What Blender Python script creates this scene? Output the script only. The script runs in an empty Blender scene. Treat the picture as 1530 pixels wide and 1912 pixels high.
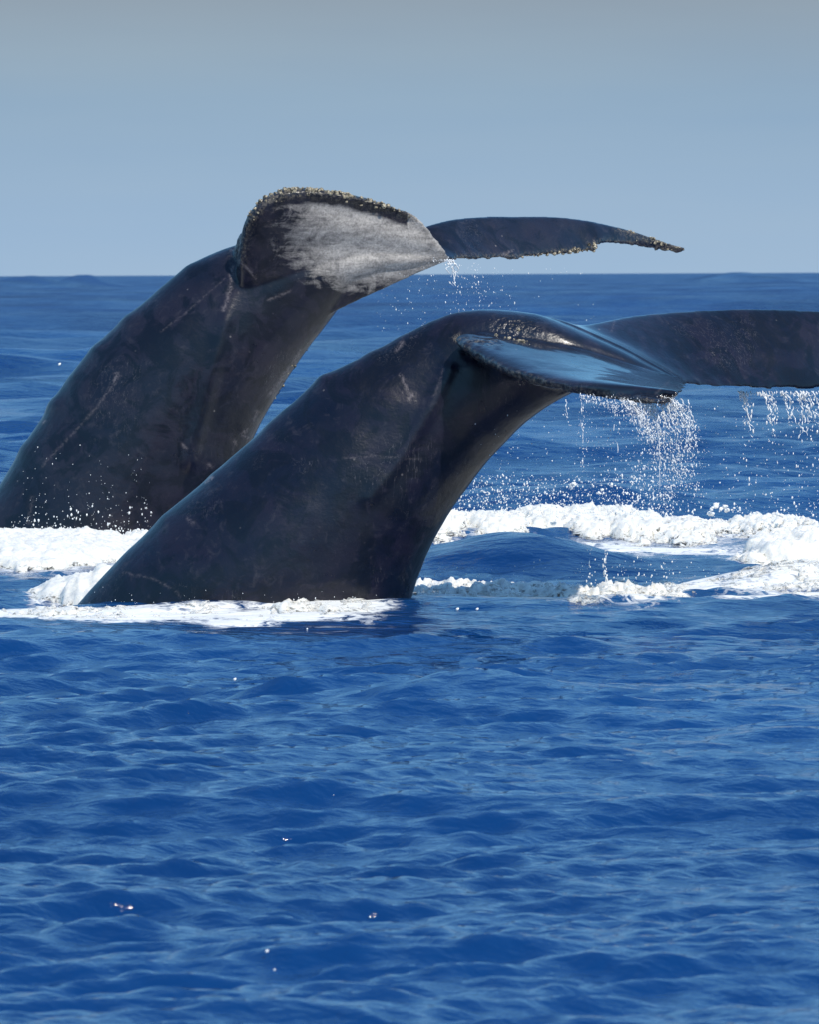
import bpy, bmesh, math, random
import numpy as np
from mathutils import Matrix, Vector

random.seed(7)
rng = np.random.default_rng(7)
SC = bpy.context.scene
COL = SC.collection

# ------------------------------------------------------------------ camera
CAM_H = 3.27
FPX = 12160.0                      # focal length in pixels of the 1530 px wide photograph
PITCH = math.atan(444.0 / FPX)
ROLL = math.radians(0.25)
cam_d = bpy.data.cameras.new('camera')
cam = bpy.data.objects.new('camera', cam_d)
COL.objects.link(cam)
cam_d.sensor_fit = 'HORIZONTAL'
cam_d.sensor_width = 36.0
cam_d.lens = FPX / 1530.0 * 36.0
cam_d.clip_start = 0.5
cam_d.clip_end = 90000.0
cam_d.dof.use_dof = True
cam_d.dof.focus_distance = 66.0
cam_d.dof.aperture_fstop = 11.0
f_ = Vector((0, math.cos(PITCH), -math.sin(PITCH)))
r0 = Vector((1, 0, 0)); u0 = r0.cross(f_)
r_ = r0 * math.cos(ROLL) - u0 * math.sin(ROLL)
u_ = u0 * math.cos(ROLL) + r0 * math.sin(ROLL)
CAM = Vector((0, 0, CAM_H))
cam.matrix_world = Matrix(((r_.x, u_.x, -f_.x, CAM.x), (r_.y, u_.y, -f_.y, CAM.y),
                           (r_.z, u_.z, -f_.z, CAM.z), (0, 0, 0, 1)))
SC.camera = cam


def P(px, py, Y):
    """world point that lies Y metres out to sea and is seen at photo pixel px, py"""
    d = f_ + r_ * ((px - 765.0) / FPX) - u_ * ((py - 956.0) / FPX)
    return CAM + d * (Y / d.y)


def G(px, py):
    """point of the mean sea level seen at a pixel"""
    d = f_ + r_ * ((px - 765.0) / FPX) - u_ * ((py - 956.0) / FPX)
    return CAM + d * (-CAM_H / d.z)


def proj(v):
    """n x 3 world points -> photo pixels"""
    q = v - np.array(CAM)
    w = q @ np.array(f_)
    return 765 + FPX * (q @ np.array(r_)) / w, 956 - FPX * (q @ np.array(u_)) / w


def W(Y):
    """distance of a point on or near a whale: near tail stands 64 m off, far tail 80 m (offsets noted about 32 and 40)"""
    return Y + 32.0 if Y < 36 else Y + 40.0


# ------------------------------------------------------------------ world, sun, exposure
SUN_EL, SUN_AZ = math.radians(48), math.radians(148)      # azimuth from +Y (out to sea), towards +X
sdir = Vector((math.sin(SUN_AZ) * math.cos(SUN_EL), math.cos(SUN_AZ) * math.cos(SUN_EL), math.sin(SUN_EL)))
world = bpy.data.worlds.new('World')
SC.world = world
world.use_nodes = True
nt = world.node_tree
nt.nodes.clear()
N = nt.nodes.new; LK = nt.links.new
out = N('ShaderNodeOutputWorld'); bg = N('ShaderNodeBackground')
sky = N('ShaderNodeTexSky'); sky.sky_type = 'NISHITA'; sky.sun_disc = False
sky.sun_elevation = SUN_EL; sky.sun_rotation = SUN_AZ
sky.air_density = 1.0; sky.dust_density = 0.3; sky.ozone_density = 3.0; sky.altitude = 0
# thin grey-blue veil of cloud low in the sky, clearing a little towards the horizon
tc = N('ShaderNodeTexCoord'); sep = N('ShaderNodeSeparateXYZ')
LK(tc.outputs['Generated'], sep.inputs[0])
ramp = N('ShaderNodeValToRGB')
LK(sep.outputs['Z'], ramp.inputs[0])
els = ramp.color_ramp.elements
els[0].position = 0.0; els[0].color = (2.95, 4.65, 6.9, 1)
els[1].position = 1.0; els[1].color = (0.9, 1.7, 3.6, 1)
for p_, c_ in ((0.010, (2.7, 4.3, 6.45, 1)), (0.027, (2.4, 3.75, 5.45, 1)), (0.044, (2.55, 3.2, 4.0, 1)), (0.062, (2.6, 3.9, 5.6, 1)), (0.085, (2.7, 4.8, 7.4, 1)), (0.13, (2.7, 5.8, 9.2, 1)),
               (0.2, (2.5, 6.1, 10.0, 1)), (0.35, (2.2, 5.8, 10.2, 1)), (0.65, (1.3, 3.3, 7.2, 1))):  # above the view: extra blue and brightness added for the sea to reflect
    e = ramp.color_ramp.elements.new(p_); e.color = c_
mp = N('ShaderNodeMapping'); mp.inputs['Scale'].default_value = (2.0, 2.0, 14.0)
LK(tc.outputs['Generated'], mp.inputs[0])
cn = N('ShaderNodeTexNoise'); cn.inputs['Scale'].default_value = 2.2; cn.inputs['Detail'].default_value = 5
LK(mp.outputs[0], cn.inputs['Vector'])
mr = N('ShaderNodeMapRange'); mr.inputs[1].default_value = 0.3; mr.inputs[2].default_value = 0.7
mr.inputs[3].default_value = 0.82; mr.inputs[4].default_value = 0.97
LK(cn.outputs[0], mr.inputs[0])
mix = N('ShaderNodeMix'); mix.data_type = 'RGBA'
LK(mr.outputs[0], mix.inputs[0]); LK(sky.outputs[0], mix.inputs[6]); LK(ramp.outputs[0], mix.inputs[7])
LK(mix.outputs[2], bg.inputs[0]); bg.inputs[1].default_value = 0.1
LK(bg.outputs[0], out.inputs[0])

sun_d = bpy.data.lights.new('sun', 'SUN')
sun_d.energy = 4.2; sun_d.angle = math.radians(0.5); sun_d.color = (1.0, 0.93, 0.82)
sun = bpy.data.objects.new('sun', sun_d)
COL.objects.link(sun)
sun.rotation_euler = sdir.to_track_quat('Z', 'Y').to_euler()
sun.location = (0, 30, 40)
vs = SC.view_settings
vs.view_transform = 'Standard'; vs.look = 'None'; vs.exposure = 0.0; vs.gamma = 1.0
vs.use_curve_mapping = False


# ------------------------------------------------------------------ numpy noise
def _h(ix, iy, iz):
    n = (ix * 374761393 + iy * 668265263 + iz * 2147483647) & 0xffffffff
    n = ((n ^ (n >> 13)) * 1274126177) & 0xffffffff
    n = (n ^ (n >> 16)) & 0xffffffff
    return n.astype(np.float64) / 4294967295.0


def vnoise(x, y, z=0.0):
    x = np.asarray(x, float); y = np.asarray(y, float); z = np.asarray(z, float) + 0 * x
    ix, iy, iz = np.floor(x).astype(np.int64), np.floor(y).astype(np.int64), np.floor(z).astype(np.int64)
    fx, fy, fz = x - ix, y - iy, z - iz
    s = lambda t: t * t * (3 - 2 * t)
    fx, fy, fz = s(fx), s(fy), s(fz)
    r = 0
    for dz in (0, 1):
        for dy in (0, 1):
            for dx in (0, 1):
                w = (fx if dx else 1 - fx) * (fy if dy else 1 - fy) * (fz if dz else 1 - fz)
                r = r + w * _h(ix + dx, iy + dy, iz + dz)
    return r * 2 - 1


def fbm(x, y, z=0.0, oct=4, gain=0.5):
    a, s, t = 1.0, 0, 0
    for i in range(oct):
        s = s + a * vnoise(x * 2 ** i + 17.3 * i, y * 2 ** i + 5.1 * i, np.asarray(z) * 2 ** i + 3.7 * i)
        t += a; a *= gain
    return s / t


# ------------------------------------------------------------------ sea surface
NW = 96
lam = np.geomspace(0.2, 18.0, NW) * rng.uniform(0.95, 1.05, NW)
kk = 2 * np.pi / lam
spread = np.where(lam < 1.0, 0.5, 0.4)
ang = math.radians(-76) + rng.normal(0, 1, NW) * spread          # travelling roughly across and towards the boat
kx, ky = kk * np.cos(ang), kk * np.sin(ang)
ph = rng.uniform(0, 2 * np.pi, NW)
steep = np.where(lam < 0.3, 0.062, np.where(lam < 0.62, 0.064, np.where(lam < 1.2, 0.036, np.where(lam < 4, 0.022, 0.013)))) * rng.uniform(0.7, 1.3, NW)
amp = steep / kk
# swells that the photograph shows one by one: px, py of the foot, height, half-widths in m
SWELL = []
for px, py, dpt, h, rx, ry in (
        (1000, 0, 37.0, 0.27, 0.85, 0.45), (860, 0, 37.2, 0.12, 0.8, 0.5), (1500, 0, 33.6, 0.30, 0.75, 0.5),
        (1330, 0, 33.4, 0.08, 0.7, 0.5), (640, 0, 25.6, 0.13, 1.1, 0.35), (900, 0, 25.2, 0.10, 0.8, 0.3),
        (1480, 0, 22.9, 0.08, 0.6, 0.3), (500, 0, 15.75, 0.07, 0.36, 0.3), (590, 0, 15.6, 0.03, 0.35, 0.25),
        (160, 0, 190, 0.45, 2.6, 6), (160, 0, 900, 3.42, 7, 50), (60, 0, 1000, 3.3, 12, 50), (1380, 0, 1000, 3.35, 16, 50), (1000, 0, 44.5, 0.22, 1.8, 0.5), (1300, 0, 52, 0.16, 1.6, 0.8),
        (150, 0, 47, 0.12, 1.5, 0.6)):
    SWELL.append((P(px, 956, 2 * dpt).x, 2 * dpt, h, rx, 2 * ry))


lamL = np.geomspace(8, 90, 22); kL = 2 * np.pi / lamL      # open-sea swell beyond the whales
aL = math.radians(-80) + rng.normal(0, 0.45, 22); pL = rng.uniform(0, 6.28, 22)


def sea_h(x, y, fade=True):
    d = np.hypot(x, y)
    sp = 0.045 * np.maximum(d / 35, 1) ** 1.65 if fade else 0.0
    X = np.zeros_like(x); Yd = np.zeros_like(x)
    for i in range(0, NW):
        if lam[i] < 0.5:
            continue
        w = np.clip((lam[i] - 1.8 * sp) / (1.4 * sp + 1e-6), 0, 1)
        s = np.sin(kx[i] * x + ky[i] * y + ph[i]) * (amp[i] * w)
        X += s * (kx[i] / kk[i]); Yd += s * (ky[i] / kk[i])
    x2 = x + 1.15 * X; y2 = y + 1.15 * Yd
    z = np.zeros_like(x)
    for i in range(NW):
        w = np.clip((lam[i] - 1.8 * sp) / (1.4 * sp + 1e-6), 0, 1)
        z += np.cos(kx[i] * x2 + ky[i] * y2 + ph[i]) * (amp[i] * w)
    # patches of calmer and rougher water
    z *= (1.0 + 0.75 * fbm(x * 0.30, y * 0.10, 4.0, 3)) * (1 + 0.9 * np.clip((d - 66) / 60, 0, 1))
    far = np.clip((d - 180) / 600, 0, 1)
    z += far * 0.22 * fbm(x * 0.035, y * 0.018, 2.0, 3) * np.clip(3000 / np.maximum(d, 1), 0.0, 1)
    big = np.clip((d - 110) / 300, 0, 1)
    if (big > 0).any():
        for i in range(len(lamL)):
            w = np.clip((lamL[i] - 2.2 * sp) / (2.0 * sp + 1e-6), 0, 1) * big
            z += np.cos(kL[i] * (x * math.cos(aL[i]) + y * math.sin(aL[i])) + pL[i]) * 0.016 / kL[i] * w
    z *= 1 - 0.6 * np.exp(-((x + 1.6) / 2.6) ** 2 - ((y - 60.4) / 2.4) ** 2)      # slick of smoothed water at the foot of the near tail
    z *= 1 - 0.8 * np.exp(-(((x + 4.2) / 3.6) ** 2) ** 2 - ((y - 77.5) / 5.0) ** 4)      # water beaten flat by the far tail
    z -= 0.06 * np.exp(-((x + 4.6) / 3.0) ** 2 - ((y - 78.0) / 4.0) ** 4)
    z *= 1 - 0.3 * np.exp(-((x - 2.0) / 2.6) ** 2 - ((y - 63.0) / 3.0) ** 2)
    for sx, sy, h, rx, ry in SWELL:
        q = ((x - sx) / rx) ** 2
        m = (np.abs(x - sx) < 4 * rx) & (np.abs(y - sy) < 4 * ry)
        if m.any():
            z[m] += h * np.exp(-q[m] - ((y[m] - sy) / ry) ** 2)
    return z


# white water: px, distance, half-widths, height of the heap of foam, film reach
FOAM = {
    'far_left': [(-60, 38.2, 1.3, 1.45, .27), (60, 38.2, 1.1, 1.4, .32), (150, 38.3, .75, 1.25, .22), (255, 39.0, .18, .5, .26),
                 (-150, 38.0, 1.2, 1.2, .24)],
    'near_left': [(120, 33.3, .28, .45, .16), (165, 33.1, .3, .45, .25), (215, 33.2, .3, .5, .30), (85, 33.3, .2, .4, .08)],
    'front': [(560, 31.4, .5, .35, .085), (650, 31.45, .4, .3, .06), (470, 31.0, .45, .35, .065), (250, 31.15, .6, .35, .06),
              (90, 31.1, .6, .35, .08), (-20, 31.0, .5, .3, .06), (370, 31.2, .5, .35, .065), (160, 30.8, .5, .25, .05)],
    'right_far': [(820, 40.6, .5, 1.9, .20), (920, 40.8, .55, 1.9, .21), (1010, 41.4, .5, 1.7, .28), (1090, 41.2, .45, 2.0, .26),
                  (1170, 40.9, .45, 2.0, .25), (1000, 42.0, .16, .35, .42), (1092, 42.2, .20, .35, .44), (1045, 42.0, .12, .3, .42), (1165, 42.0, .14, .3, .40), (1260, 40.2, .6, 1.6, .15), (1360, 40.3, .6, 1.2, .12), (1450, 40.2, .5, 1.0, .16)],
    'right_edge': [(1470, 37.6, .45, .55, .28), (1540, 37.8, .5, .6, .36), (1620, 37.8, .5, .6, .34), (1410, 37.3, .3, .3, .12)],
    'right_near': [(795, 33.6, .4, .8, .12), (870, 33.5, .5, .8, .12), (980, 33.3, .5, .8, .10), (930, 32.5, .6, .5, .07), (1090, 32.5, .5, .9, .12),
                   (1170, 32.5, .45, .9, .13), (1235, 32.7, .3, .8, .09), (930, 32.3, .6, .4, .035)],
    'right_wave': [(1490, 33.2, .6, .9, .07), (1400, 33.1, .45, .8, .065), (1560, 33.1, .4, .8, .05), (1310, 33.1, .45, .5, .035), (1430, 32.0, .6, .25, .045), (1530, 31.9, .5, .25, .05)],
}


def foam_field(x, y, blobs):
    m = np.zeros_like(x)
    for px, dd, rx, ry, h in blobs:
        dd, ry = 2 * dd, 2 * ry
        cx = P(px, 956, dd).x
        q = ((x - cx) / rx) ** 2 + ((y - dd) / ry) ** 2
        m = np.maximum(m, h * np.clip(1.35 - q, 0, 1) ** 0.5)
    return m


def film_field(x, y):
    """thin lace of foam lying on the water round the heaps: 0..1"""
    m = np.zeros_like(x)
    for key, blobs in FOAM.items():
        for px, dd, rx, ry, h in blobs:
            dd, ry = 2 * dd, 2 * ry
            cx = P(px, 956, dd).x
            q = ((x - cx) / (rx * 1.3)) ** 2 + ((y - dd) / (ry * 1.5)) ** 2
            m = np.maximum(m, np.exp(-q * 0.9) * {'right_near': 0.9, 'right_wave': 0.85, 'right_far': 0.85}.get(key, 1.0))
    for px, dd, rx, ry, h in ((1180, 38.2, 1.6, 1.0, .75), (1330, 38.0, 1.3, .9, .7), (860, 33.4, 1.2, 1.2, 1.0), (1000, 33.0, 1.1, 1.0, .95), (1120, 33.5, 1.0, .6, .5),
                              (1300, 32.7, .8, .5, .6), (1480, 33.0, .9, .6, .6), (200, 30.9, 1.8, .5, .98), (560, 30.9, 1.0, .45, .9), (430, 30.5, .7, .35, .85),
                              (0, 31.4, 1.2, .6, .6), (1440, 32.1, .8, .3, .8), (1480, 31.9, .9, .25, .9)):
        dd, ry = 2 * dd, 2 * ry
        cx = P(px, 956, dd).x
        q = ((x - cx) / rx) ** 2 + ((y - dd) / ry) ** 2
        m = np.maximum(m, h * np.exp(-q))
    return m


def new_mesh(name, co, faces, mat, parent=None, smooth=True):
    me = bpy.data.meshes.new(name)
    co = np.asarray(co, dtype=np.float32)
    faces = np.asarray(faces, dtype=np.int32)
    n = faces.shape[1]
    me.vertices.add(len(co)); me.vertices.foreach_set('co', co.ravel())
    me.loops.add(faces.size); me.loops.foreach_set('vertex_index', faces.ravel())
    me.polygons.add(len(faces))
    me.polygons.foreach_set('loop_start', np.arange(0, faces.size, n, dtype=np.int32))
    me.polygons.foreach_set('loop_total', np.full(len(faces), n, dtype=np.int32))
    me.polygons.foreach_set('use_smooth', np.full(len(faces), smooth))
    me.update(calc_edges=True)
    me.validate()
    me.materials.append(mat)
    o = bpy.data.objects.new(name, me)
    COL.objects.link(o)
    if parent is not None:
        o.parent = parent
        o.matrix_parent_inverse = parent.matrix_world.inverted()
    return o


def grid_faces(nr, nc, wrap=False):
    i = np.arange(nr - 1)[:, None]; j = np.arange(nc - (0 if wrap else 1))[None, :]
    a = i * nc + j; b = i * nc + (j + 1) % nc
    return np.stack([a, b, b + nc, a + nc], -1).reshape(-1, 4)


def fattr(o, name, v):
    at = o.data.attributes.new(name, 'FLOAT', 'POINT')
    at.data.foreach_set('value', np.asarray(v, dtype=np.float32))


# ------------------------------------------------------------------ materials
class M:
    def __init__(s, name):
        s.m = bpy.data.materials.new(name); s.m.use_nodes = True
        s.t = s.m.node_tree
        s.p = s.t.nodes['Principled BSDF']; s.o = s.t.nodes['Material Output']

    def n(s, kind, **kw):
        nd = s.t.nodes.new(kind)
        for k, v in kw.items():
            if k.startswith('_'):
                setattr(nd, k[1:], v)
            else:
                nd.inputs[k.replace('_', ' ')].default_value = v
        return nd

    def l(s, a, b):
        s.t.links.new(a, b)

    def attr(s, name):
        nd = s.t.nodes.new('ShaderNodeAttribute'); nd.attribute_name = name
        return nd.outputs['Fac']

    def noise(s, vec, scale, detail=4, rough=0.55, dist=0):
        nd = s.n('ShaderNodeTexNoise', Scale=scale, Detail=detail, Roughness=rough, Distortion=dist)
        s.l(vec, nd.inputs['Vector'])
        return nd.outputs[0]

    def rng(s, v, a, b, c=0.0, d=1.0):
        nd = s.t.nodes.new('ShaderNodeMapRange')
        nd.inputs[1].default_value = a; nd.inputs[2].default_value = b
        nd.inputs[3].default_value = c; nd.inputs[4].default_value = d
        s.l(v, nd.inputs[0])
        return nd.outputs[0]

    def math(s, op, a, b=None):
        nd = s.t.nodes.new('ShaderNodeMath'); nd.operation = op
        for i, v in enumerate((a, b)):
            if v is None: continue
            if isinstance(v, (int, float)): nd.inputs[i].default_value = v
            else: s.l(v, nd.inputs[i])
        return nd.outputs[0]

    def mixc(s, f, a, b):
        nd = s.t.nodes.new('ShaderNodeMix'); nd.data_type = 'RGBA'
        for i, v in ((0, f), (6, a), (7, b)):
            if isinstance(v, (int, float)): nd.inputs[i].default_value = v
            elif isinstance(v, tuple): nd.inputs[i].default_value = (*v, 1) if len(v) == 3 else v
            else: s.l(v, nd.inputs[i])
        return nd.outputs[2]

    def obj(s, scale=(1, 1, 1), rot=(0, 0, 0)):
        t = s.t.nodes.new('ShaderNodeTexCoord'); m_ = s.t.nodes.new('ShaderNodeMapping')
        m_.inputs['Scale'].default_value = scale; m_.inputs['Rotation'].default_value = rot
        s.l(t.outputs['Object'], m_.inputs[0])
        return m_.outputs[0]

    def bump(s, h, strength, dist, prev=None):
        nd = s.n('ShaderNodeBump', Strength=strength, Distance=dist)
        s.l(h, nd.inputs['Height'])
        if prev is not None: s.l(prev, nd.inputs['Normal'])
        return nd.outputs[0]


def mat_water():
    m = M('sea_water')
    p = m.p
    foam = m.attr('foam')
    v1 = m.obj((1, 1, 1))
    ln = m.noise(v1, 5.5, 6, 0.62, 0.6)
    ln2 = m.noise(v1, 1.7, 4, 0.6, 0.4)
    lace = m.math('ABSOLUTE', m.math('SUBTRACT', ln, 0.5))
    lace = m.rng(lace, 0.0, 0.17, 0.62, 0.0)
    mask = m.math('ADD', m.math('MULTIPLY', foam, 1.15), m.math('MULTIPLY', m.math('SUBTRACT', ln2, 0.5), 0.9))
    mask = m.math('ADD', mask, m.math('MULTIPLY', lace, 0.55))
    mask = m.rng(mask, 0.78, 1.05)
    mask = m.math('MULTIPLY', mask, m.rng(foam, 0.04, 0.2))
    big = m.noise(m.obj((0.05, 0.03, 0.05)), 1.0, 3)
    body = m.mixc(m.rng(big, 0.35, 0.65), (0.0009, 0.024, 0.104), (0.0017, 0.044, 0.170))
    aer = m.rng(foam, 0.15, 0.9, 0, 0.35)
    body = m.mixc(aer, body, (0.02, 0.12, 0.30))
    m.l(m.mixc(mask, body, (0.80, 0.81, 0.80)), p.inputs['Base Color'])
    far = m.attr('far')
    m.l(m.math('MAXIMUM', m.rng(mask, 0, 1, 0.08, 0.8), m.math('MULTIPLY', m.rng(far, 0, 1, 0.07, 0.46), m.rng(m.noise(m.obj((0.05, 0.010, 0.02)), 1.0, 6, 0.7), 0.38, 0.62, 0.7, 1.2))), p.inputs['Roughness'])
    p.inputs['IOR'].default_value = 1.5
    b1 = m.noise(m.obj((1, 1.7, 1), (0, 0, 0.25)), 7.0, 4, 0.55, 0.3)
    b2 = m.noise(m.obj((1, 1.8, 1), (0, 0, -0.3)), 2.2, 3, 0.5, 0.3)
    b2s = m.n('ShaderNodeBump', Strength=1.0); m.l(m.rng(far, 0, 1, 0.035, 0.16), b2s.inputs['Distance']); m.l(b2, b2s.inputs['Height'])
    n = b2s.outputs[0]
    n = m.bump(b1, 1.0, 0.022, n)
    fb_ = m.n('ShaderNodeBump', Distance=0.5); m.l(m.noise(m.obj((0.5, 0.9, 1)), 1.0, 4, 0.6), fb_.inputs['Height'])
    m.l(far, fb_.inputs['Strength']); m.l(n, fb_.inputs['Normal']); n = fb_.outputs[0]
    m.l(n, p.inputs['Normal'])
    return m.m


def mat_foam():
    m = M('foam')
    p = m.p
    v = m.obj()
    a = m.noise(v, 9, 5, 0.65)
    m.l(m.mixc(m.rng(a, 0.3, 0.6), (0.60, 0.62, 0.62), (0.88, 0.86, 0.78)), p.inputs['Base Color'])
    p.inputs['Roughness'].default_value = 0.7
    body = m.attr('body')
    holes = m.math('ABSOLUTE', m.math('SUBTRACT', m.noise(m.obj((0.8, 0.5, 1.6)), 8, 6, 0.7, 1.0), 0.5))
    al = m.math('SUBTRACT', m.math('ADD', m.math('MULTIPLY', body, 1.3), 0.26), m.math('MULTIPLY', holes, 5.0))
    m.l(m.rng(al, 0.0, 0.45), p.inputs['Alpha'])
    p.inputs['Subsurface Weight'].default_value = 0.6
    p.inputs['Subsurface Radius'].default_value = (0.12, 0.13, 0.14)
    p.inputs['Subsurface Scale'].default_value = 1.0
    n = m.bump(m.noise(v, 22, 5, 0.7), 0.6, 0.03)
    m.l(n, p.inputs['Normal'])
    return m.m


def mat_spray():
    m = M('water_drops')
    p = m.p
    p.inputs['Base Color'].default_value = (0.86, 0.87, 0.87, 1)
    p.inputs['Roughness'].default_value = 0.12
    p.inputs['IOR'].default_value = 1.333
    p.inputs['Transmission Weight'].default_value = 0.0
    p.inputs['Subsurface Weight'].default_value = 0.4
    p.inputs['Subsurface Radius'].default_value = (0.03, 0.03, 0.03)
    return m.m


def mat_skin(name, brown, blue):
    m = M(name)
    p = m.p
    white, scar, lead = m.attr('white'), m.attr('scar'), m.attr('lead')
    v = m.obj()
    streak = m.noise(m.obj((1.0, 1.2, 5.0), (0, 0.25, 0)), 3.2, 7, 0.68, 0.5)
    blot = m.noise(v, 1.4, 5, 0.6, 0.3)
    fine = m.noise(v, 38, 4, 0.7)
    base = m.mixc(m.rng(blot, 0.4, 0.62), blue, brown)
    mott = m.rng(m.noise(v, 7.0, 6, 0.7, 0.8), 0.54, 0.70, 0, 0.8)
    base = m.mixc(mott, base, (0.030, 0.028, 0.038))
    base = m.mixc(m.rng(m.noise(v, 2.6, 6, 0.65, 1.0), 0.48, 0.56, 0, 0.85), base, (0.002, 0.0035, 0.009))
    # raked scratches
    sc1 = m.noise(m.obj((9, 9, 0.7), (0, 0.75, 0)), 2.4, 3, 0.5, 0.2)
    sc1 = m.rng(m.math('ABSOLUTE', m.math('SUBTRACT', sc1, 0.5)), 0.0, 0.007, 0.6, 0)
    sc1 = m.math('MULTIPLY', sc1, m.rng(m.noise(v, 1.1, 2), 0.55, 0.62))
    base = m.mixc(sc1, base, (0.16, 0.15, 0.16))
    # little round pocks
    vo = m.n('ShaderNodeTexVoronoi', Scale=6.0); m.l(v, vo.inputs['Vector'])
    pk = m.math('MULTIPLY', m.rng(vo.outputs['Distance'], 0.05, 0.10, 1, 0), m.rng(m.noise(v, 2.0, 2), 0.56, 0.64))
    base = m.mixc(m.math('MULTIPLY', pk, 0.55), base, (0.25, 0.23, 0.22))
    # pale under-fluke patch broken by dark streaks
    wm = m.math('ADD', m.math('MULTIPLY', white, 1.15), m.math('MULTIPLY', m.math('SUBTRACT', streak, 0.5), 1.6))
    wm = m.math('ADD', wm, m.math('MULTIPLY', m.math('SUBTRACT', m.noise(v, 5, 7, 0.75, 0.9), 0.5), 1.9))
    wm = m.rng(wm, 0.28, 1.35)
    wm = m.math('MULTIPLY', wm, m.rng(white, 0.02, 0.2))
    wcol = m.mixc(m.rng(fine, 0.35, 0.65), (0.34, 0.32, 0.29), (0.62, 0.57, 0.53))
    base = m.mixc(wm, base, wcol)
    ld = m.math('MULTIPLY', lead, m.rng(m.noise(v, 26, 4, 0.75), 0.48, 0.6))
    base = m.mixc(m.math('MULTIPLY', ld, 0.8), base, (0.17, 0.145, 0.11))
    sm = m.math('MULTIPLY', scar, m.rng(m.noise(v, 30, 4, 0.7), 0.4, 0.58))
    base = m.mixc(sm, base, (0.42, 0.36, 0.36))
    m.l(base, p.inputs['Base Color'])
    rg = m.rng(m.noise(v, 4, 4), 0.3, 0.7, 0.22, 0.42)
    rg = m.rng(m.noise(v, 4, 4), 0.3, 0.7, 0.26, 0.40)
    m.l(m.math('ADD', rg, m.math('MULTIPLY', wm, 0.15)), p.inputs['Roughness'])
    p.inputs['IOR'].default_value = 1.36
    wet = m.attr('wet')
    m.l(m.rng(wet, 0, 1, 0.22, 1.0), p.inputs['Coat Weight'])
    m.l(m.rng(wet, 0, 1, 0.2, 0.09), p.inputs['Coat Roughness'])
    p.inputs['Coat IOR'].default_value = 1.65
    n = m.bump(blot, 0.25, 0.06)
    n = m.bump(m.noise(m.obj((1, 1, 2.6), (0, 0.7, 0)), 9, 5, 0.6, 0.3), 0.15, 0.02, n)
    n = m.bump(fine, 0.2, 0.005, n)
    n = m.bump(m.noise(v, 17, 3, 0.6), 0.3, 0.012, n)
    sb = m.n('ShaderNodeBump', Distance=0.035); m.l(m.attr('spark'), sb.inputs['Strength'])
    m.l(m.noise(v, 17, 2, 0.5), sb.inputs['Height']); m.l(n, sb.inputs['Normal']); n = sb.outputs[0]
    ln = m.n('ShaderNodeBump', Distance=0.03); m.l(m.math('MULTIPLY', lead, 0.9), ln.inputs['Strength'])
    m.l(m.noise(v, 24, 4, 0.7), ln.inputs['Height']); m.l(n, ln.inputs['Normal'])
    m.l(ln.outputs[0], p.inputs['Normal'])
    return m.m


def mat_barnacle():
    m = M('barnacle_shell')
    v = m.obj()
    m.l(m.mixc(m.rng(m.noise(v, 25, 4), 0.4, 0.6), (0.05, 0.045, 0.035), (0.50, 0.43, 0.30)), m.p.inputs['Base Color'])
    m.p.inputs['Roughness'].default_value = 0.18
    m.l(m.bump(m.noise(v, 80, 3), 0.8, 0.01), m.p.inputs['Normal'])
    return m.m


WATER, FOAMM, SPRAY, BARN = mat_water(), mat_foam(), mat_spray(), mat_barnacle()

# ------------------------------------------------------------------ build the sea
rs = [1.5, 3, 5, 7, 8.5, 10, 13, 17, 21, 24]
d = 25.5
while d < 45000:
    rs.append(d)
    d += 0.045 * max(d / 35.0, 1) ** 1.65
rs = np.array(rs)
dense = np.arange(-4.8, 4.8001, 0.0138)
mid = 4.8 + np.cumsum(np.minimum(np.geomspace(0.02, 20.0, 75), 5.0)); mid = mid[mid < 178]
ths = np.radians(np.concatenate([-mid[::-1], dense, mid]))
R_, T_ = np.meshgrid(rs, ths, indexing='ij')
sx = (R_ * np.sin(T_)).ravel(); sy = (R_ * np.cos(T_)).ravel()
sz = np.concatenate([sea_h(a, b) for a, b in zip(np.array_split(sx, 12), np.array_split(sy, 12))])
fmask = np.zeros_like(sx)
near = (np.abs(sx) < 9) & (sy > 56) & (sy < 88)
fmask[near] = film_field(sx[near], sy[near])
sea = new_mesh('sea', np.stack([sx, sy, sz], 1), grid_faces(len(rs), len(ths), True), WATER)
sea['kind'] = 'structure'
fattr(sea, 'foam', fmask)
fattr(sea, 'far', np.clip((np.hypot(sx, sy) - 50) / 440, 0, 1) ** 0.6)      # ripples too small for the mesh: rougher gloss


# ------------------------------------------------------------------ foam heaps
def tag(o, label=None, cat=None, group=None, kind=None):
    if label: o['label'] = label
    if cat: o['category'] = cat
    if group: o['group'] = group
    if kind: o['kind'] = kind
    return o


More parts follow.
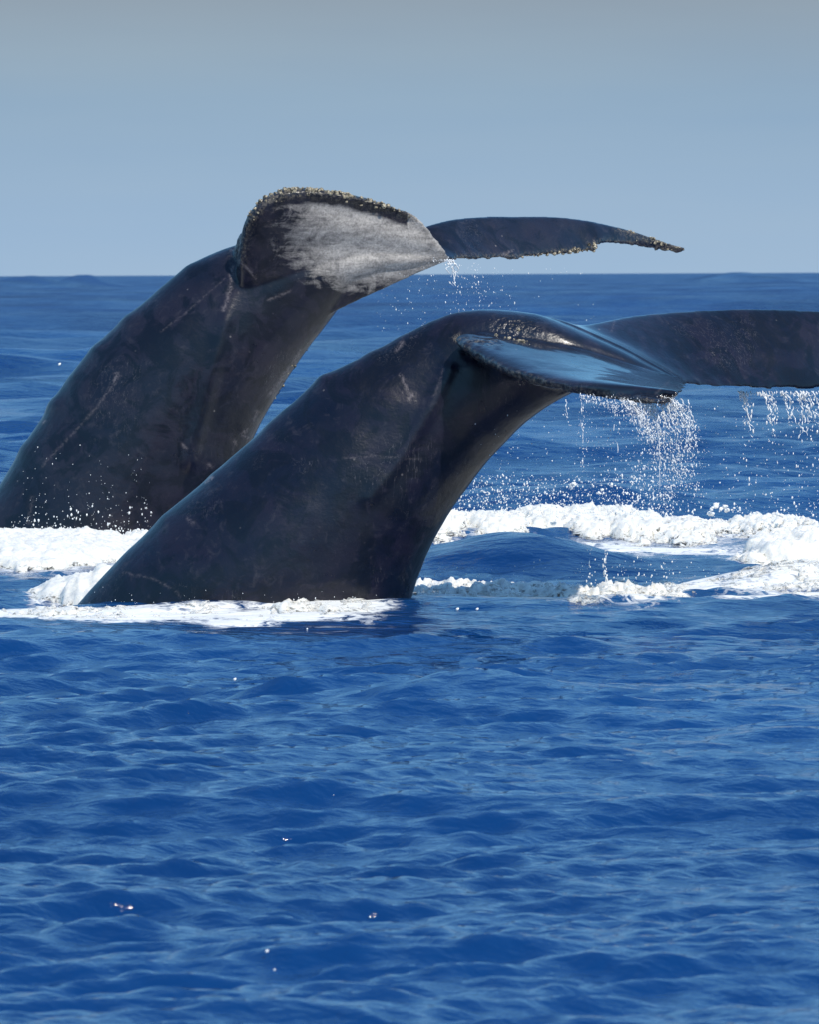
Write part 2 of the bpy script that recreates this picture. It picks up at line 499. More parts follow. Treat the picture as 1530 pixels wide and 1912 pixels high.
def foam_heap(key, label, res=0.026, rough=1.0, seed=0.0, lace=0.0):
    blobs = FOAM[key]
    xs = [P(b[0], 956, 2 * b[1]).x for b in blobs]
    x0 = min(x - b[2] * 1.3 for x, b in zip(xs, blobs)); x1 = max(x + b[2] * 1.3 for x, b in zip(xs, blobs))
    y0 = 2 * min(b[1] - b[3] * 1.3 for b in blobs); y1 = 2 * max(b[1] + b[3] * 1.3 for b in blobs)
    gx = np.arange(x0, x1, res); gy = np.arange(y0, y1, res * 2.3)
    Yg, Xg = np.meshgrid(gy, gx, indexing='ij')
    sh = Xg.shape
    X, Y = Xg.ravel(), Yg.ravel()
    wx = X + 0.10 * fbm(X * 3, Y * 3, seed, 3); wy = Y + 0.32 * fbm(X * 3, Y * 3, seed + 9, 3)
    h = foam_field(wx, wy, blobs)
    hmax = max(b[4] for b in blobs)
    lump = 1 - np.abs(fbm(X * 5.5, Y * 4.2, seed + 3, 6, 0.68)) * 2.2
    curl = fbm(X * 13, Y * 10, seed + 5, 3, 0.8)
    z = h * (0.58 + 0.26 * lump * rough) + (0.045 * curl + 0.02) * np.clip(h / 0.06, 0, 1)
    z += 0.05 * rough * np.clip(fbm(X * 6, Y * 1.2, seed + 12, 3), 0, 1) * np.clip(h / 0.15, 0, 1)
    cut = h - 0.02 - 0.05 * (fbm(X * 5, Y * 4, seed + 7, 4, 0.6) + 0.15)
    cut -= lace * 0.16 * np.clip(fbm(X * 4.0, Y * 2.6, seed + 31, 5, 0.7) + 0.12, 0, 1) * 2 * np.clip(1 - h / 0.5, 0, 1)
    cut -= lace * 0.05 * (np.abs(fbm(X * 9, Y * 5, seed + 37, 3, 0.6)) < 0.06)
    base = sea_h(X, Y)
    z = base + np.where(cut > 0, z * np.clip(cut / (0.04 + 0.06 * lace), 0, 1), 0) - 0.006 - 0.10 * np.clip(-cut / 0.02, 0, 1)
    jit = 0.02 * fbm(X * 10, Y * 10, seed + 21, 2)
    co = np.stack([X + jit, Y, z], 1)
    f = grid_faces(*sh)
    keep = (cut > -0.01)[f].any(1)
    f = f[keep]
    used = np.unique(f); remap = np.full(len(co), -1); remap[used] = np.arange(len(used))
    o = new_mesh('sea_foam', co[used], remap[f], FOAMM)
    fattr(o, 'body', np.clip(cut[used] / (0.05 + 0.10 * lace), 0, 1))
    tag(o, label, 'sea foam', None, 'stuff')
    return o


foam_heap('far_left', 'thick white foam heaped round the base of the far whale tail', seed=1, rough=0.8, lace=0.4)
foam_heap('near_left', 'small white foam heap behind the left foot of the near whale tail', seed=2, lace=0.3)
foam_heap('front', 'broken line of foam along the waterline in front of the near whale tail', seed=3, lace=0.8)
foam_heap('right_far', 'long bank of white foam behind the blue swell right of the near whale', seed=4, rough=1.2, lace=1.0)
foam_heap('right_edge', 'bright foam heap at the right edge of the picture below the far foam bank', seed=5, lace=0.6)
foam_heap('right_near', 'low churned foam on the water just right of the near whale tail', seed=6, lace=1.1)
foam_heap('right_wave', 'foam spread over the low wave at the right edge nearest the camera', seed=8, lace=1.2)


# ------------------------------------------------------------------ whales
def catmull(pts, n):
    """n samples through control rows"""
    p = np.asarray(pts, float)
    m = len(p)
    t = np.linspace(0, m - 1, n)
    i = np.clip(np.floor(t).astype(int), 0, m - 2); u = (t - i)[:, None]
    g = lambda k: p[np.clip(k, 0, m - 1)]
    p0, p1, p2, p3 = g(i - 1), g(i), g(i + 1), g(i + 2)
    p0 = np.where((i - 1 < 0)[:, None], 2 * p1 - p2, p0); p3 = np.where((i + 2 > m - 1)[:, None], 2 * p2 - p1, p3)
    return 0.5 * (2 * p1 + (p2 - p0) * u + (2 * p0 - 5 * p1 + 4 * p2 - p3) * u ** 2 + (3 * p1 - p0 - 3 * p2 + p3) * u ** 3)


def wp(rows):
    return np.array([tuple(P(a, b, W(c))) for a, b, c in rows])


def stock(rows, ns=90, nt=56):
    """rows: dorsal px,py ventral px,py depth lateral half width, dx depth skew"""
    D = catmull(wp([(r[0], r[1], r[4]) for r in rows]), ns)
    V = catmull(wp([(r[2], r[3], r[4]) for r in rows]), ns)
    W = catmull([[r[5]] for r in rows], ns)[:, 0]
    th = np.linspace(0, 2 * np.pi, nt, endpoint=False)
    c = (D + V) / 2; a = (D - V) / 2
    ax = np.gradient(c, axis=0)
    lat = np.cross(ax, a); lat /= np.linalg.norm(lat, axis=1)[:, None]
    lat *= np.sign(lat[:, 1:2]) * -1            # towards the camera
    cs, sn = np.cos(th), np.sin(th)
    ls = np.sign(sn) * np.abs(sn) ** 1.25
    co = c[:, None] + a[:, None] * cs[None, :, None] + lat[:, None] * (W[:, None] * ls[None])[..., None]
    # a lateral keel: flank a bit fuller two fifths down from the back
    co = co.reshape(-1, 3)
    f = grid_faces(ns, nt, True).tolist()
    n0 = len(co)
    co = np.vstack([co, c[0], c[-1]])
    f3 = [(n0, (j + 1) % nt, j) for j in range(nt)] + [(n0 + 1, (ns - 1) * nt + j, (ns - 1) * nt + (j + 1) % nt) for j in range(nt)]
    return co, f + f3


def lobe(L, T, thick, camber=0.0, rag=0.0, nu=70, nv=40, seed=0):
    Lc = catmull(wp(L), nu); Tc = catmull(wp(T), nu)
    u = np.linspace(0, 1, nu)
    ragn = fbm(u * 16, u * 0 + seed, 0, 3, 0.7) * rag + 0.6 * rag * vnoise(u * 60, u * 0 + seed, 3)
    ch = Tc - Lc; cl = np.linalg.norm(ch, axis=1)[:, None] + 1e-6
    Tc = Tc + ch / cl * ragn[:, None]
    v = np.linspace(0, 1, nv) ** 1.3
    C = Lc[:, None] + (Tc - Lc)[:, None] * v[None, :, None]
    gu = np.gradient(C, axis=0); gv = np.gradient(C, axis=1)
    nrm = np.cross(gu, gv); nrm /= np.linalg.norm(nrm, axis=2)[..., None] + 1e-9
    avg = nrm[nu // 4: nu * 3 // 4].mean((0, 1)); avg /= np.linalg.norm(avg)
    nrm = nrm * 0.7 + avg * 0.3; nrm /= np.linalg.norm(nrm, axis=2)[..., None]
    # average normal turned so that it faces the camera or up
    if avg[1] > 0: nrm = -nrm; avg = -avg
    C = C + nrm * (camber * np.sin(np.pi * v))[None, :, None] * np.minimum(cl, 1)[:, :, None]
    tv = (1.9 * np.sqrt(v + 1e-5) * np.exp(-3.0 * v) + 0.25 * (1 - v) + 0.11) * (v > 0)
    tv[-1] = 0.0
    tu = np.interp(u, np.linspace(0, 1, len(thick)), thick)
    off = nrm * (tu[:, None] * tv[None])[..., None]
    top, bot = C + off, C - off
    ring = np.concatenate([top, bot[:, -2:0:-1]], 1)        # closed loop round the section
    k = ring.shape[1]
    co = ring.reshape(-1, 3)
    f = grid_faces(nu, k, True).tolist()
    n0 = len(co)
    co = np.vstack([co, ring[0].mean(0), ring[-1].mean(0)])
    f += [(n0, (j + 1) % k, j) for j in range(k)] + [(n0 + 1, (nu - 1) * k + j, (nu - 1) * k + (j + 1) % k) for j in range(k)]
    return co, f


def fuse(shells, mat, voxel=0.017, smooth=10, name='body'):
    bm = bmesh.new()
    for co, f in shells:
        b2 = bmesh.new()
        vs_ = [b2.verts.new(c) for c in co]
        for q in f:
            try: b2.faces.new([vs_[i] for i in q])
            except ValueError: pass
        bmesh.ops.recalc_face_normals(b2, faces=b2.faces)
        me = bpy.data.meshes.new('t'); b2.to_mesh(me); b2.free()
        bm.from_mesh(me); bpy.data.meshes.remove(me)
    me = bpy.data.meshes.new('t'); bm.to_mesh(me); bm.free()
    o = bpy.data.objects.new('t', me); COL.objects.link(o)
    r = o.modifiers.new('r', 'REMESH'); r.mode = 'VOXEL'; r.voxel_size = voxel; r.adaptivity = 0
    s = o.modifiers.new('s', 'SMOOTH'); s.factor = 0.5; s.iterations = smooth
    bpy.context.view_layer.update()
    ev = o.evaluated_get(bpy.context.evaluated_depsgraph_get())
    m2 = bpy.data.meshes.new_from_object(ev)
    m2.name = name
    bpy.data.objects.remove(o, do_unlink=True); bpy.data.meshes.remove(me)
    m2.materials.clear(); m2.materials.append(mat)
    m2.polygons.foreach_set('use_smooth', np.ones(len(m2.polygons), bool))
    ob = bpy.data.objects.new(name, m2); COL.objects.link(ob)
    return ob


def verts(o):
    a = np.empty(len(o.data.vertices) * 3, np.float32); o.data.vertices.foreach_get('co', a)
    return a.reshape(-1, 3).astype(float)


def vnormals(o):
    a = np.empty(len(o.data.vertices) * 3, np.float32); o.data.vertex_normals.foreach_get('vector', a)
    return a.reshape(-1, 3).astype(float)


def seg_dist(px, py, line):
    d = np.full(px.shape, 1e9)
    for (ax, ay), (bx, by) in zip(line[:-1], line[1:]):
        vx, vy = bx - ax, by - ay
        t = np.clip(((px - ax) * vx + (py - ay) * vy) / (vx * vx + vy * vy + 1e-9), 0, 1)
        d = np.minimum(d, np.hypot(px - ax - t * vx, py - ay - t * vy))
    return d


def line_pts(rows, n):
    return catmull(wp(rows), n)


def barnacles(name, curves, parent, seed=1):
    """little cone shells scattered along 3D curves: (control rows, count, spread, size)"""
    r = np.random.default_rng(seed)
    body = [c for c in parent.children if c.name.startswith('body')][0]
    bv = verts(body); bn = vnormals(body)
    co, fs = [], []
    for rows, cnt, spread, size in curves:
        pts = line_pts(rows, cnt)
        for p in pts:
            p = p + r.normal(0, spread, 3)
            i = np.argmin(((bv - p) ** 2).sum(1))
            p, n = bv[i], bn[i]
            if float(vnoise(p[0] * 7, p[1] * 7, p[2] * 7)) < -0.12 and r.random() < 0.8: continue
            s = size * (0.45 + 1.3 * r.random() ** 2.2)
            t = np.cross(n, [0.3, 0.5, 0.8]); t /= np.linalg.norm(t); b = np.cross(n, t)
            k0 = len(co)
            for hh, rr in ((-0.3, 1.0), (0.45, 0.75), (0.75, 0.45), (0.5, 0.2)):
                for a_ in range(7):
                    an = a_ / 7 * 2 * np.pi
                    q = rr * (1 + 0.15 * r.uniform(-1, 1))
                    co.append(p + n * hh * s + (t * math.cos(an) + b * math.sin(an)) * q * s)
            for lv in range(3):
                for a_ in range(7):
                    fs.append((k0 + lv * 7 + a_, k0 + lv * 7 + (a_ + 1) % 7, k0 + lv * 7 + 7 + (a_ + 1) % 7, k0 + lv * 7 + 7 + a_))
    o = new_mesh(name, co, fs, BARN, parent, smooth=False)
    o['kind'] = 'stuff'
    return o


def thing(name, loc, label, cat):
    e = bpy.data.objects.new(name, None); COL.objects.link(e)
    e.location = loc; e.empty_display_size = 0.3
    bpy.context.view_layer.update()
    return tag(e, label, cat)


def adopt(o, root):
    o.parent = root
    o.matrix_parent_inverse = root.matrix_world.inverted()


# ---- near whale
near_w = thing('humpback_whale', tuple(G(450, 1135)),
               'near black humpback whale tail with smooth drooping flukes, in front of the other whale', 'whale')
NL = [(930, 640, 31.9), (852, 632, 31.5), (886, 662, 31.05), (950, 694, 30.6), (1045, 724, 30.2), (1150, 743, 29.9), (1238, 752, 29.65)]
NT = [(1285, 715, 32.0), (1284, 718, 31.65), (1281, 722, 31.25), (1277, 728, 30.8), (1271, 734, 29.8), (1262, 742, 30.0), (1249, 751, 29.7)]
WL = [(862, 634, 31.48), (890, 660, 31.07), (953, 692, 30.62), (1048, 721, 30.22), (1150, 740, 29.92), (1230, 747, 29.72)]
WT = [(905, 624, 31.75), (960, 628, 31.82), (1015, 634, 31.88), (1090, 650, 31.93), (1185, 682, 31.98), (1280, 714, 32)]
FL = [(1000, 600, 32.1), (1075, 614, 32.4), (1190, 594, 32.9), (1330, 583, 33.4), (1480, 582, 33.9), (1620, 596, 34.4), (1760, 650, 34.8)]
FT = [(1270, 712, 32.0), (1290, 718, 32.2), (1350, 724, 32.55), (1440, 727, 33.0), (1540, 724, 33.5), (1650, 705, 34.2), (1755, 660, 34.8)]
st = [(-60, 1330, 600, 1500, 32.2, .80), (50, 1220, 690, 1330, 32.1, .82), (130, 1142, 745, 1200, 32.05, .82), (190, 1075, 772, 1110, 32, .80),
      (255, 1010, 792, 1048, 32, .77), (325, 945, 815, 1003, 32, .73), (395, 888, 838, 964, 32, .68), (450, 838, 862, 928, 32, .63),
      (500, 793, 890, 890, 32, .58), (555, 745, 918, 855, 32, .53), (600, 705, 945, 826, 32, .49), (650, 681, 968, 803, 32, .45),
      (700, 656, 990, 784, 32, .42), (752, 628, 1015, 764, 32, .39), (805, 600, 1040, 748, 32, .37), (860, 582, 1065, 735, 32, .35),
      (920, 577, 1095, 722, 32, .34), (1000, 586, 1130, 715, 32, .32), (1075, 613, 1165, 714, 32, .26), (1150, 648, 1205, 714, 32, .20),
      (1215, 682, 1240, 716, 32, .12), (1270, 711, 1272, 718, 32, .05)]
SK1 = mat_skin('near_whale_skin', (0.0105, 0.0090, 0.0205), (0.0025, 0.0045, 0.0140))
nb = fuse([stock(st), lobe(NL, NT, [.08, .07, .085, .085, .065, .04, .015], 0.03, 0.02, seed=2),
           lobe(WL, WT, [.07, .08, .08, .07, .05, .03], 0.03, 0.0, seed=4), lobe(FL, FT, [.12, .10, .09, .085, .075, .06, .03], 0.04, 0.03, seed=5)], SK1)
adopt(nb, near_w)

# ---- far whale
far_w = thing('humpback_whale', tuple(P(150, 1010, 80)),
              'far humpback whale tail with a curled fluke showing its pale scarred underside', 'whale')
far_w.location.z = 0
CL = [(470, 650, 39.85), (446, 575, 39.72), (442, 512, 39.52), (447, 455, 39.38), (464, 402, 39.2), (505, 364, 39.2), (565, 354, 39.27), (640, 362, 39.4), (712, 381, 39.55), (772, 402, 39.7)]
CT = [(838, 484, 40.0), (838, 478, 39.98), (836, 472, 39.95), (830, 463, 39.9), (822, 452, 39.87), (812, 441, 39.85), (801, 428, 39.8), (791, 417, 39.75), (780, 406, 39.72)]
DL = [(700, 465, 40.1), (780, 432, 40.4), (850, 413, 40.8), (950, 408, 41.3), (1060, 411, 41.8), (1150, 428, 42.2), (1230, 450, 42.5), (1278, 463, 42.6)]
DT = [(835, 482, 40.0), (860, 485, 40.2), (900, 485, 40.5), (985, 483, 41.0), (1075, 472, 41.5), (1106, 472, 41.68), (1116, 458, 41.74), (1165, 457, 42.1), (1228, 467, 42.5), (1276, 474, 42.6)]
s2 = [(-330, 1300, 300, 1500, 40.2, .85), (-180, 1130, 350, 1260, 40.1, .85), (-70, 1000, 400, 1080, 40, .84), (0, 903, 432, 950, 40, .82), (40, 838, 450, 885, 40, .80),
      (92, 757, 468, 832, 40, .76), (130, 703, 484, 798, 40, .72), (172, 652, 502, 764, 40, .69), (230, 597, 528, 722, 40, .66),
      (268, 565, 552, 684, 40, .62), (310, 528, 575, 652, 40, .58), (352, 497, 598, 622, 40, .54), (395, 474, 622, 590, 40, .50),
      (440, 458, 645, 560, 40, .46), (495, 446, 665, 538, 40, .40), (560, 442, 695, 524, 40, .35), (640, 446, 735, 510, 40, .28),
      (730, 458, 785, 500, 40, .18), (825, 474, 838, 488, 40, .06)]
SK2 = mat_skin('far_whale_skin', (0.0130, 0.0118, 0.0225), (0.0055, 0.0078, 0.0180))
fb = fuse([stock(s2), lobe(CL, CT, [.16, .20, .19, .16, .14, .13, .12, .10, .08, .04], -0.05, 0.02, seed=3),
           lobe([(440, 595, 39.85), (437, 535, 39.78), (438, 485, 39.70), (450, 440, 39.55)], [(480, 610, 40.0), (500, 550, 40.0), (520, 500, 40.0), (540, 460, 40.0)], [.17, .19, .19, .14], 0.0, 0.0, 20, 12),
           lobe(DL, DT, [.10, .10, .095, .09, .08, .07, .06, .05], 0.04, 0.045, seed=9)], SK2)
adopt(fb, far_w)

# skin attributes and relief on both bodies
for ob, which in ((nb, 0), (fb, 1)):
    v = verts(ob); n = vnormals(ob)
    px, py = proj(v)
    disp = 0.007 * fbm(v[:, 0] * 3, v[:, 1] * 3, v[:, 2] * 3, 3)
    scar = np.zeros(len(v)); lead = np.zeros(len(v)); white = np.zeros(len(v))
    face = n[:, 1] < 0.2
    sets = {0: [([(640, 856), (700, 852), (790, 858)], 2.2, .35), ([(230, 1068), (290, 1082), (330, 1105), (345, 1130)], 3, .35),
                ([(385, 902), (398, 893)], 4, .9), ([(740, 655), (752, 642)], 4, .8), ([(748, 700), (765, 735)], 4, .7),
                ([(765, 742), (772, 736)], 6, .7), ([(830, 690), (812, 740)], 4, .3), ([(350, 968), (360, 976)], 5, .4),
                ([(1150, 595), (1143, 618)], 3, .4), ([(1225, 735), (1250, 712)], 3, .3)],
            1: [([(434, 500), (430, 540), (418, 580)], 6, .7), ([(440, 480), (460, 500), (478, 520)], 3, .6), ([(300, 620), (340, 590), (420, 520)], 2.5, .25),
                ([(80, 870), (180, 760), (225, 700)], 4, .30), ([(60, 930), (55, 975)], 7, .25), ([(500, 560), (540, 545)], 4, .5),
                ([(462, 800), (452, 812), (462, 818)], 5, .7), ([(436, 825), (440, 828)], 5, .6), ([(388, 868), (392, 870)], 7, .6),
                ([(560, 655), (545, 680), (520, 715), (505, 735)], 6, .55), ([(480, 770), (475, 782)], 5, .5), ([(340, 830), (345, 836)], 4, .7),
                ([(212, 715), (218, 700)], 6, .6), ([(80, 790), (84, 785)], 4, .8), ([(940, 475), (958, 468)], 3, .7)]}[which]
    for line, w_, a_ in sets:
        dd = seg_dist(px, py, line)
        scar = np.maximum(scar, 0.42 * a_ * np.exp(-(dd / (w_ * (0.65 + 0.4 * vnoise(v[:, 0] * 25, v[:, 1] * 25, v[:, 2] * 25)))) ** 2) * face)
    if which:
        dl = seg_dist(px, py, [(r[0], r[1]) for r in CL])
        nearl = v[:, 1] < 79.9
        lead = np.maximum(lead, np.exp(-(dl / 15) ** 2) * nearl * np.clip((520 - py) / 60, 0, 1))
        dt = seg_dist(px, py, [(r[0], r[1]) for r in DT]); lead = np.maximum(lead, np.exp(-(dt / 9) ** 2) * (px > 850))
        lead = np.maximum(lead, np.exp(-(seg_dist(px, py, [(1160, 425), (1278, 468)]) / 12) ** 2))
        # pale underside of the raised fluke
        uu = (px - 665) / 225; vv = (py - (442 + (px - 680) * 0.13)) / np.where(px > 700, 90, 108)
        w = np.clip(1.25 - (np.abs(uu) ** 2.4 + np.abs(vv) ** 2.4), 0, 1)
        edge = np.clip((seg_dist(px, py, [(r[0], r[1]) for r in CL]) - 18) / 10, 0, 1)
        edge = np.where(px > 760, 1, edge)
        white = w * edge * (v[:, 1] < 80.0) * (n[:, 1] < 0.3) * np.clip((px - 465) / 170, 0, 1) * (px < 848)
        rim = np.exp(-(dl / 16) ** 2) * nearl * np.clip((540 - py) / 60, 0, 1)
        disp += rim * 0.015 * (fbm(v[:, 0] * 13, v[:, 1] * 13, v[:, 2] * 13, 3, 0.7))
        rim2 = np.exp(-(dt / 10) ** 2) * (px > 850)
        disp += rim2 * 0.02 * fbm(v[:, 0] * 16, v[:, 1] * 16, v[:, 2] * 16, 2, 0.7)
    else:
        dl = seg_dist(px, py, [(r[0], r[1]) for r in NL])
        lead = 0.8 * np.exp(-(dl / 7) ** 2) * (v[:, 1] < 63.9)
        disp += np.exp(-(dl / 10) ** 2) * (v[:, 1] < 63.9) * 0.03 * fbm(v[:, 0] * 9, v[:, 1] * 9, v[:, 2] * 9, 3)
    for kx_, ky_, ka in ({0: [(598, 703, .05), (690, 658, .03), (752, 628, .02), (395, 888, .02), (500, 793, .02), (300, 965, .02)],
                          1: [(95, 755, .06), (175, 650, .05), (235, 597, .04), (130, 703, .02), (350, 499, .03), (40, 838, .04)]}[which]):
        disp += 0.45 * ka * np.exp(-((px - kx_) ** 2 + (py - ky_) ** 2) / 17.0 ** 2)
    disp += 0.022 * fbm(v[:, 0] * 1.1 + 3, v[:, 1] * 1.1, v[:, 2] * 1.1 + 8, 3) * np.clip((py - 560) / 120, 0, 1)
    rid = seg_dist(px, py, [(438, 540), (418, 610), (398, 690), (372, 790), (352, 860)] if which else [(838, 690), (806, 760), (752, 850), (690, 930)])
    disp += (0.05 if which else 0.03) * np.exp(-(rid / 15) ** 2) * face * np.clip((py - 540) / 60, 0, 1)
    spk = np.exp(-((px - 965) / 45) ** 2 - ((py - 606) / 26) ** 2) + np.exp(-((px - 978) / 34) ** 2 - ((py - 704) / 13) ** 2) if not which else 0.7 * np.exp(-(dl / 16) ** 2) * np.clip((px - 560) / 60, 0, 1)
    fattr(ob, 'spark', np.clip(spk, 0, 1))
    v2 = v + n * disp[:, None]
    ob.data.vertices.foreach_set('co', v2.astype(np.float32).ravel())
    ob.data.update()
    wetm = np.zeros(len(v))
    if not which:
        wetm = np.clip((n[:, 2] - 0.05) / 0.3, 0, 1) * np.clip((px - 850) / 60, 0, 1) * np.clip((1300 - px) / 120, 0, 1) * (py < 770)
        disp += wetm * 0.006 * fbm(v[:, 0] * 7, v[:, 1] * 7, v[:, 2] * 7, 3)
    else:
        wetm = 0.5 * np.clip((px - 800) / 60, 0, 1)
    fattr(ob, 'wet', wetm)
    fattr(ob, 'scar', scar); fattr(ob, 'lead', lead); fattr(ob, 'white', white)

barnacles('barnacles', [(CL[4:7], 50, .05, .020), (CL[5:], 280, .035, .020), (DT[3:6], 60, .025, .017),
                        ([(1170, 432, 42.2), (1276, 467, 42.6)], 50, .03, .015), ([(1085, 468, 41.5), (1115, 458, 41.7)], 14, .03, .03),
                        ([(560, 655, 40), (505, 735, 40)], 40, .05, .014)], far_w, 3)
barnacles('barnacles', [([(940, 612, 31.6), (1000, 622, 31.5)], 26, .05, .014), ([(960, 700, 30.95), (1000, 712, 30.8)], 20, .03, .014)], near_w, 4)

# ------------------------------------------------------------------ water drops, streams
ico = bmesh.new(); bmesh.ops.create_icosphere(ico, subdivisions=1, radius=1.0)
IV = np.array([tuple(x.co) for x in ico.verts]); IF = np.array([[q.index for q in f.verts] for f in ico.faces]); ico.free()


class Drops:
    def __init__(s, seed): s.c, s.r, s.e, s.sv, s.rg = [], [], [], [], np.random.default_rng(seed)

    def add(s, p, r, el=1.0):
        s.c.append(p); s.r.append(r * 0.82); s.e.append(el * (1 + 0.5 * s.rg.random()))

    def area(s, n, x0, x1, y0, y1, d0, d1, r0, r1, bias=1.0):
        for _ in range(n):
            rr = r0 + (r1 - r0) * s.rg.random() ** 3
            s.add(P(s.rg.uniform(x0, x1), y0 + (y1 - y0) * s.rg.random() ** bias, W(s.rg.uniform(d0, d1))), rr, s.rg.uniform(.8, 1.6))

    def path(s, n, rows, spread, r0, r1, p=1.0):
        """rows px, py, depth, widening"""
        q = catmull([[*P(a, b, W(c)), w] for a, b, c, w in rows], 200)
        for _ in range(n):
            k = min(199, int(200 * s.rg.random() ** p))
            o = q[k, :3] + s.rg.normal(0, 1, 3) * spread * q[k, 3] * np.array([1, 1, 1.0])
            s.add(o, r0 + (r1 - r0) * s.rg.random() ** 2.5, s.rg.uniform(1, 2.6))

    def thread(s, rows, r, wob=0.02, n=26):
        q = catmull([[*P(a, b, W(c))] for a, b, c in rows], n)
        q[:, 0] += wob * vnoise(np.arange(n) * 0.35, np.full(n, s.rg.uniform(0, 99)))
        for k in range(n):
            if s.rg.random() < 0.22 + 0.3 * k / n: continue
            s.add(q[k], r * s.rg.uniform(0.5, 1.5), 3.2)

    def strand(s, rows, r0, r1, wob=0.03, n=36, gap=0.25):
        """a wavy, necked string of falling water, breaking up towards its end"""
        q = catmull([[*P(a, b, W(c))] for a, b, c in rows], n)
        k = np.arange(n); sd = s.rg.uniform(0, 99)
        q[:, 0] += wob * fbm(k * 0.22, k * 0 + sd, 0, 3) * np.linspace(.3, 1.6, n)
        q[:, 1] += wob * fbm(k * 0.22, k * 0 + sd + 31, 0, 3)
        rad = np.linspace(r0, r1, n) * np.clip(0.9 + 1.5 * fbm(k * 0.5, k * 0 + sd + 7, 0, 3), 0.12, 2)
        rad[0] *= .5; rad[-1] *= .2
        an = np.arange(6) / 6 * 2 * np.pi
        ring = q[:, None] + np.stack([np.cos(an), np.sin(an), 0 * an], 1)[None] * rad[:, None, None]
        f = grid_faces(n, 6, True)
        br = fbm(k * 0.3, k * 0 + sd + 50, 0, 2)[:-1] < np.linspace(-.9, gap, n - 1)
        f = f[~np.repeat(br, 6)]
        s.sv.append((ring.reshape(-1, 3), f))

    def build(s, name, label, cat='spray'):
        c = np.array([tuple(x) for x in s.c]); r = np.array(s.r); e = np.array(s.e)
        jit = s.rg.uniform(0.75, 1.25, (len(c), 12, 1))
        v = IV[None] * jit * r[:, None, None]
        v[..., 2] *= e[:, None]
        v = v + c[:, None]
        f = IF[None] + (np.arange(len(c)) * 12)[:, None, None]
        V, F = [v.reshape(-1, 3)], [f.reshape(-1, 3)]
        k0 = len(V[0])
        for sv, sf in s.sv:
            V.append(sv); F += [sf[:, [0, 1, 2]] + k0, sf[:, [0, 2, 3]] + k0]; k0 += len(sv)
        o = new_mesh(name, np.vstack(V), np.vstack(F), SPRAY)
        tag(o, label, cat, None, 'stuff')
        return o


w = Drops(11)
# main pour off the near fluke tip
for k in range(7):
    x0 = 1165 + k * 15; y0 = 748 + 4 * math.sin(k)
    xe = 1225 + k * 11
    w.path(400, [(x0, y0, 29.8, .5), (x0 + 25, y0 + 25, 29.8, .8), (x0 + 45, y0 + 60, 29.8, 1.1), (xe, 850, 29.8, 1.5), (xe + 5, 915, 29.8, 2.4)], .030, .0016, .0085, 1.4)
    for _ in range(4):
        a = w.rg.normal(0, 8); b_ = w.rg.uniform(-30, 45)
        w.strand([(x0 + a, y0 - 3, 29.8), (x0 + 18 + a, y0 + 22, 29.8), (x0 + 36 + a, y0 + 58, 29.8), (xe + a, 835 + b_, 29.8)], .005, .003, .045, 60, .55)
w.area(330, 1075, 1200, 742, 900, 29.3, 29.7, .0015, .006, 1.6)
w.path(420, [(1090, 742, 29.6, .5), (1140, 756, 29.5, .9), (1190, 780, 29.5, 1.3), (1225, 830, 29.5, 1.8)], .035, .0025, .008, 1.2)
for x, y1_, n_ in ((1088, 870, 26), (1152, 850, 14), (1198, 900, 30), (1060, 800, 10), (1288, 840, 22), (1232, 960, 24)):
    w.strand([(x - 3, 746, 29.5), (x, 775, 29.5), (x, y1_, 29.5)], .004, .003, .03, 40, .5)
    w.path(n_, [(x, 755, 29.5, .4), (x, (755 + y1_) / 2, 29.5, 1), (x + 2, y1_, 29.5, 1.5)], .022, .003, .010)
w.build('falling_water', 'white stream of water pouring off the near whale fluke tip', 'falling water')

w = Drops(12)
for x, ye, a in ((1392, 800, 1), (1405, 830, 1), (1440, 835, 1), (1447, 800, .7), (1476, 815, 1), (1492, 830, 1), (1505, 850, 1), (1515, 800, 1), (1528, 820, 1), (1545, 830, 1), (1575, 800, 1)):
    for q_ in range(3):
        b_ = w.rg.normal(0, 5)
        w.strand([(x - 14 + b_, 730, 33.0), (x - 5 + b_, 750, 33), (x + b_ * .5, (752 + ye) / 2, 33), (x + 2, ye + b_ * 2, 33)], .0065 * a, .004, .055, 50, .5)
    w.path(24, [(x - 10, 736, 33, .6), (x, 770, 33, 1), (x + 2, ye + 60, 33, 2.2)], .02, .003, .012, 1.3)
w.path(120, [(1380, 733, 33, .4), (1450, 736, 33, .5), (1600, 732, 33.5, .5)], .02, .003, .011)
w.build('falling_water', 'row of thin water streams dripping off the near whale far fluke at the right edge', 'falling water')

w = Drops(13)
for x, ye in ((848, 540), (856, 575), (862, 610), (885, 560), (893, 585)):
    w.path(16, [(x, 492, 39.6, .6), (x, (492 + ye) / 2, 39.6, 1), (x + 3, ye + 10, 39.6, 1.6)], .03, .003, .010)
for q_ in range(5):
    w.strand([(832 + 4 * q_, 484, 39.6), (838 + 4 * q_, 500, 39.6), (842 + 4 * q_, 535, 39.6)], .009, .004, .07, 26, .2)
w.path(50, [(800, 492, 39.6, .8), (830, 488, 39.6, .8), (850, 488, 39.7, 1)], .025, .003, .009)
w.area(260, 700, 960, 500, 620, 38, 41, .003, .009)
w.area(24, 960, 1110, 500, 600, 38, 42, .004, .012)
w.build('falling_water', 'scattered drops falling from the far whale fluke above the horizon', 'falling water')

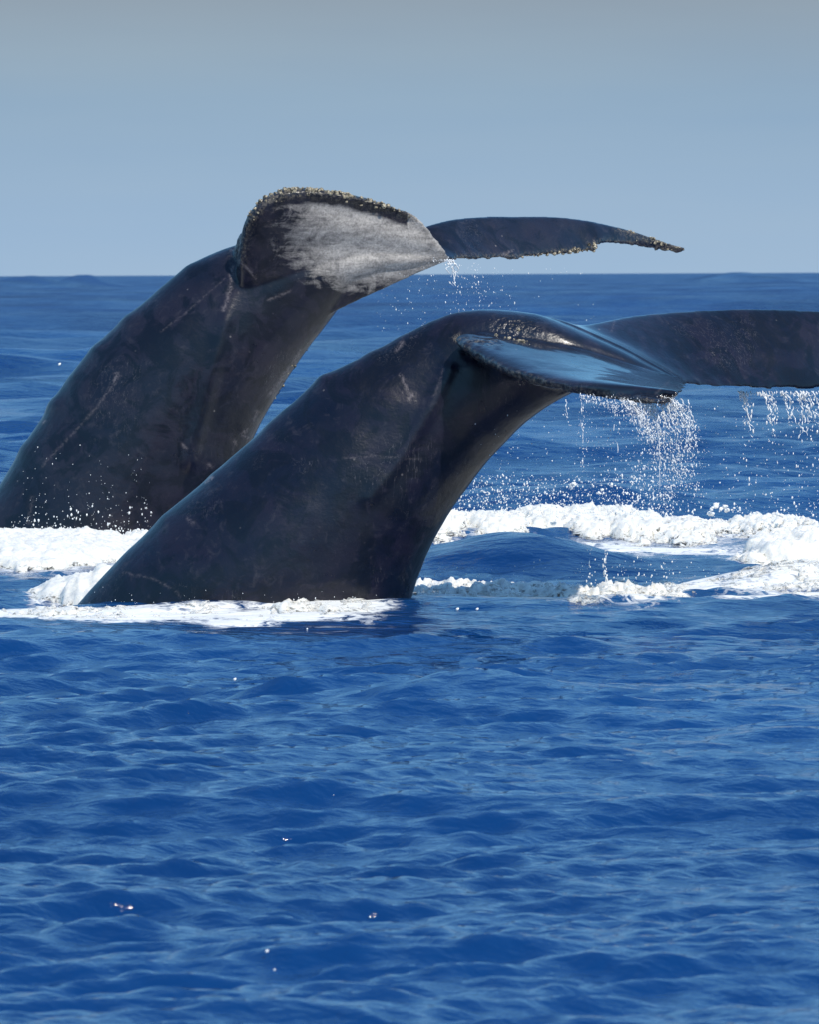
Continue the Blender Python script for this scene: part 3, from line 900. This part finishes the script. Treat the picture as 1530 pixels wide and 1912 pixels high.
w = Drops(14)
w.area(1100, 880, 1530, 755, 960, 31, 39, .002, .009, .8)
w.area(1900, 850, 1260, 885, 965, 38.6, 40, .0025, .013, .7)
w.area(150, 1240, 1600, 900, 975, 38.6, 40, .004, .018, .6)
w.area(500, 1060, 1320, 760, 930, 30, 34, .0015, .005, .7)
w.area(160, 1130, 1300, 840, 960, 38, 40, .004, .016, .8)
for x, y, r in ((1335, 945, .06), (1352, 950, .045), (1332, 960, .05), (1357, 952, .05), (1380, 957, .03), (1405, 960, .032), (1462, 962, .055), (1448, 960, .045),
                (1075, 905, .04), (1066, 910, .035), (1145, 905, .03), (1125, 920, .035), (1000, 935, .025), (945, 930, .022), (1045, 940, .02), (910, 920, .02)):
    for _ in range(5):
        w.add(P(x + w.rg.normal(0, 5), y + w.rg.normal(0, 2.5), 78.8 + w.rg.normal(0, .05)), r * w.rg.uniform(.35, .8), .7)
w.build('splash_drops', 'cloud of splash drops flying over the foam bank right of the near whale')

w = Drops(15)
w.area(260, 20, 290, 930, 1000, 37.5, 39, .003, .016, .45)
w.area(80, 40, 280, 820, 950, 38, 39, .003, .008, .6)
w.build('splash_drops', 'small drops and mist rising from foam at the foot of the far whale')

w = Drops(16)
w.area(140, 1085, 1280, 1000, 1110, 32.3, 33.5, .003, .012, .55)
w.area(300, 780, 1500, 1040, 1130, 32.3, 34, .003, .009, .6)
w.path(34, [(1133, 1020, 32.6, .4), (1131, 1060, 32.6, .5), (1133, 1100, 32.6, .6)], .02, .005, .016)
w.path(14, [(1104, 1020, 32.6, .5), (1103, 1060, 32.6, .5), (1103, 1085, 32.6, .6)], .02, .004, .012)
w.area(150, 120, 720, 1095, 1150, 30.9, 31.4, .002, .008, .5)
w.build('splash_drops', 'drops splashing back over the churned water beside the near whale')

# single flying drops seen against plain water
for px, py, dep, r, lab in ((438, 1268, 24.5, .017, 'single bright water drop over the open water below the near whale'),
                            (498, 1775, 15.2, .011, 'water drop over the dark wave crest near the bottom of the picture'),
                            (512, 1810, 15.1, .007, 'tiny drop just under the dark wave crest near the bottom'),
                            (573, 1174, 30.0, .012, 'small drop just below the foam line of the near whale'),
                            (111, 680, 40.0, .025, 'pale drop in the air left of the far whale back'),
                            (855, 1137, 31.2, .022, 'left one of two bright drops on the water right of the near whale foot'),
                            (892, 1137, 31.2, .020, 'right one of two bright drops on the water right of the near whale foot')):
    b = bmesh.new(); bmesh.ops.create_icosphere(b, subdivisions=2, radius=r)
    for q in b.verts:
        q.co.z *= 1.2; q.co *= 0.72 + 0.35 * float(vnoise(q.co.x / r, q.co.y / r, q.co.z / r))
    me = bpy.data.meshes.new('water_drop'); b.to_mesh(me); b.free(); me.materials.append(SPRAY)
    me.polygons.foreach_set('use_smooth', np.ones(len(me.polygons), bool))
    o = bpy.data.objects.new('water_drop', me); COL.objects.link(o); o.location = P(px, py, 2 * dep)
    tag(o, lab, 'water drop', 'single drops thrown off the whales')
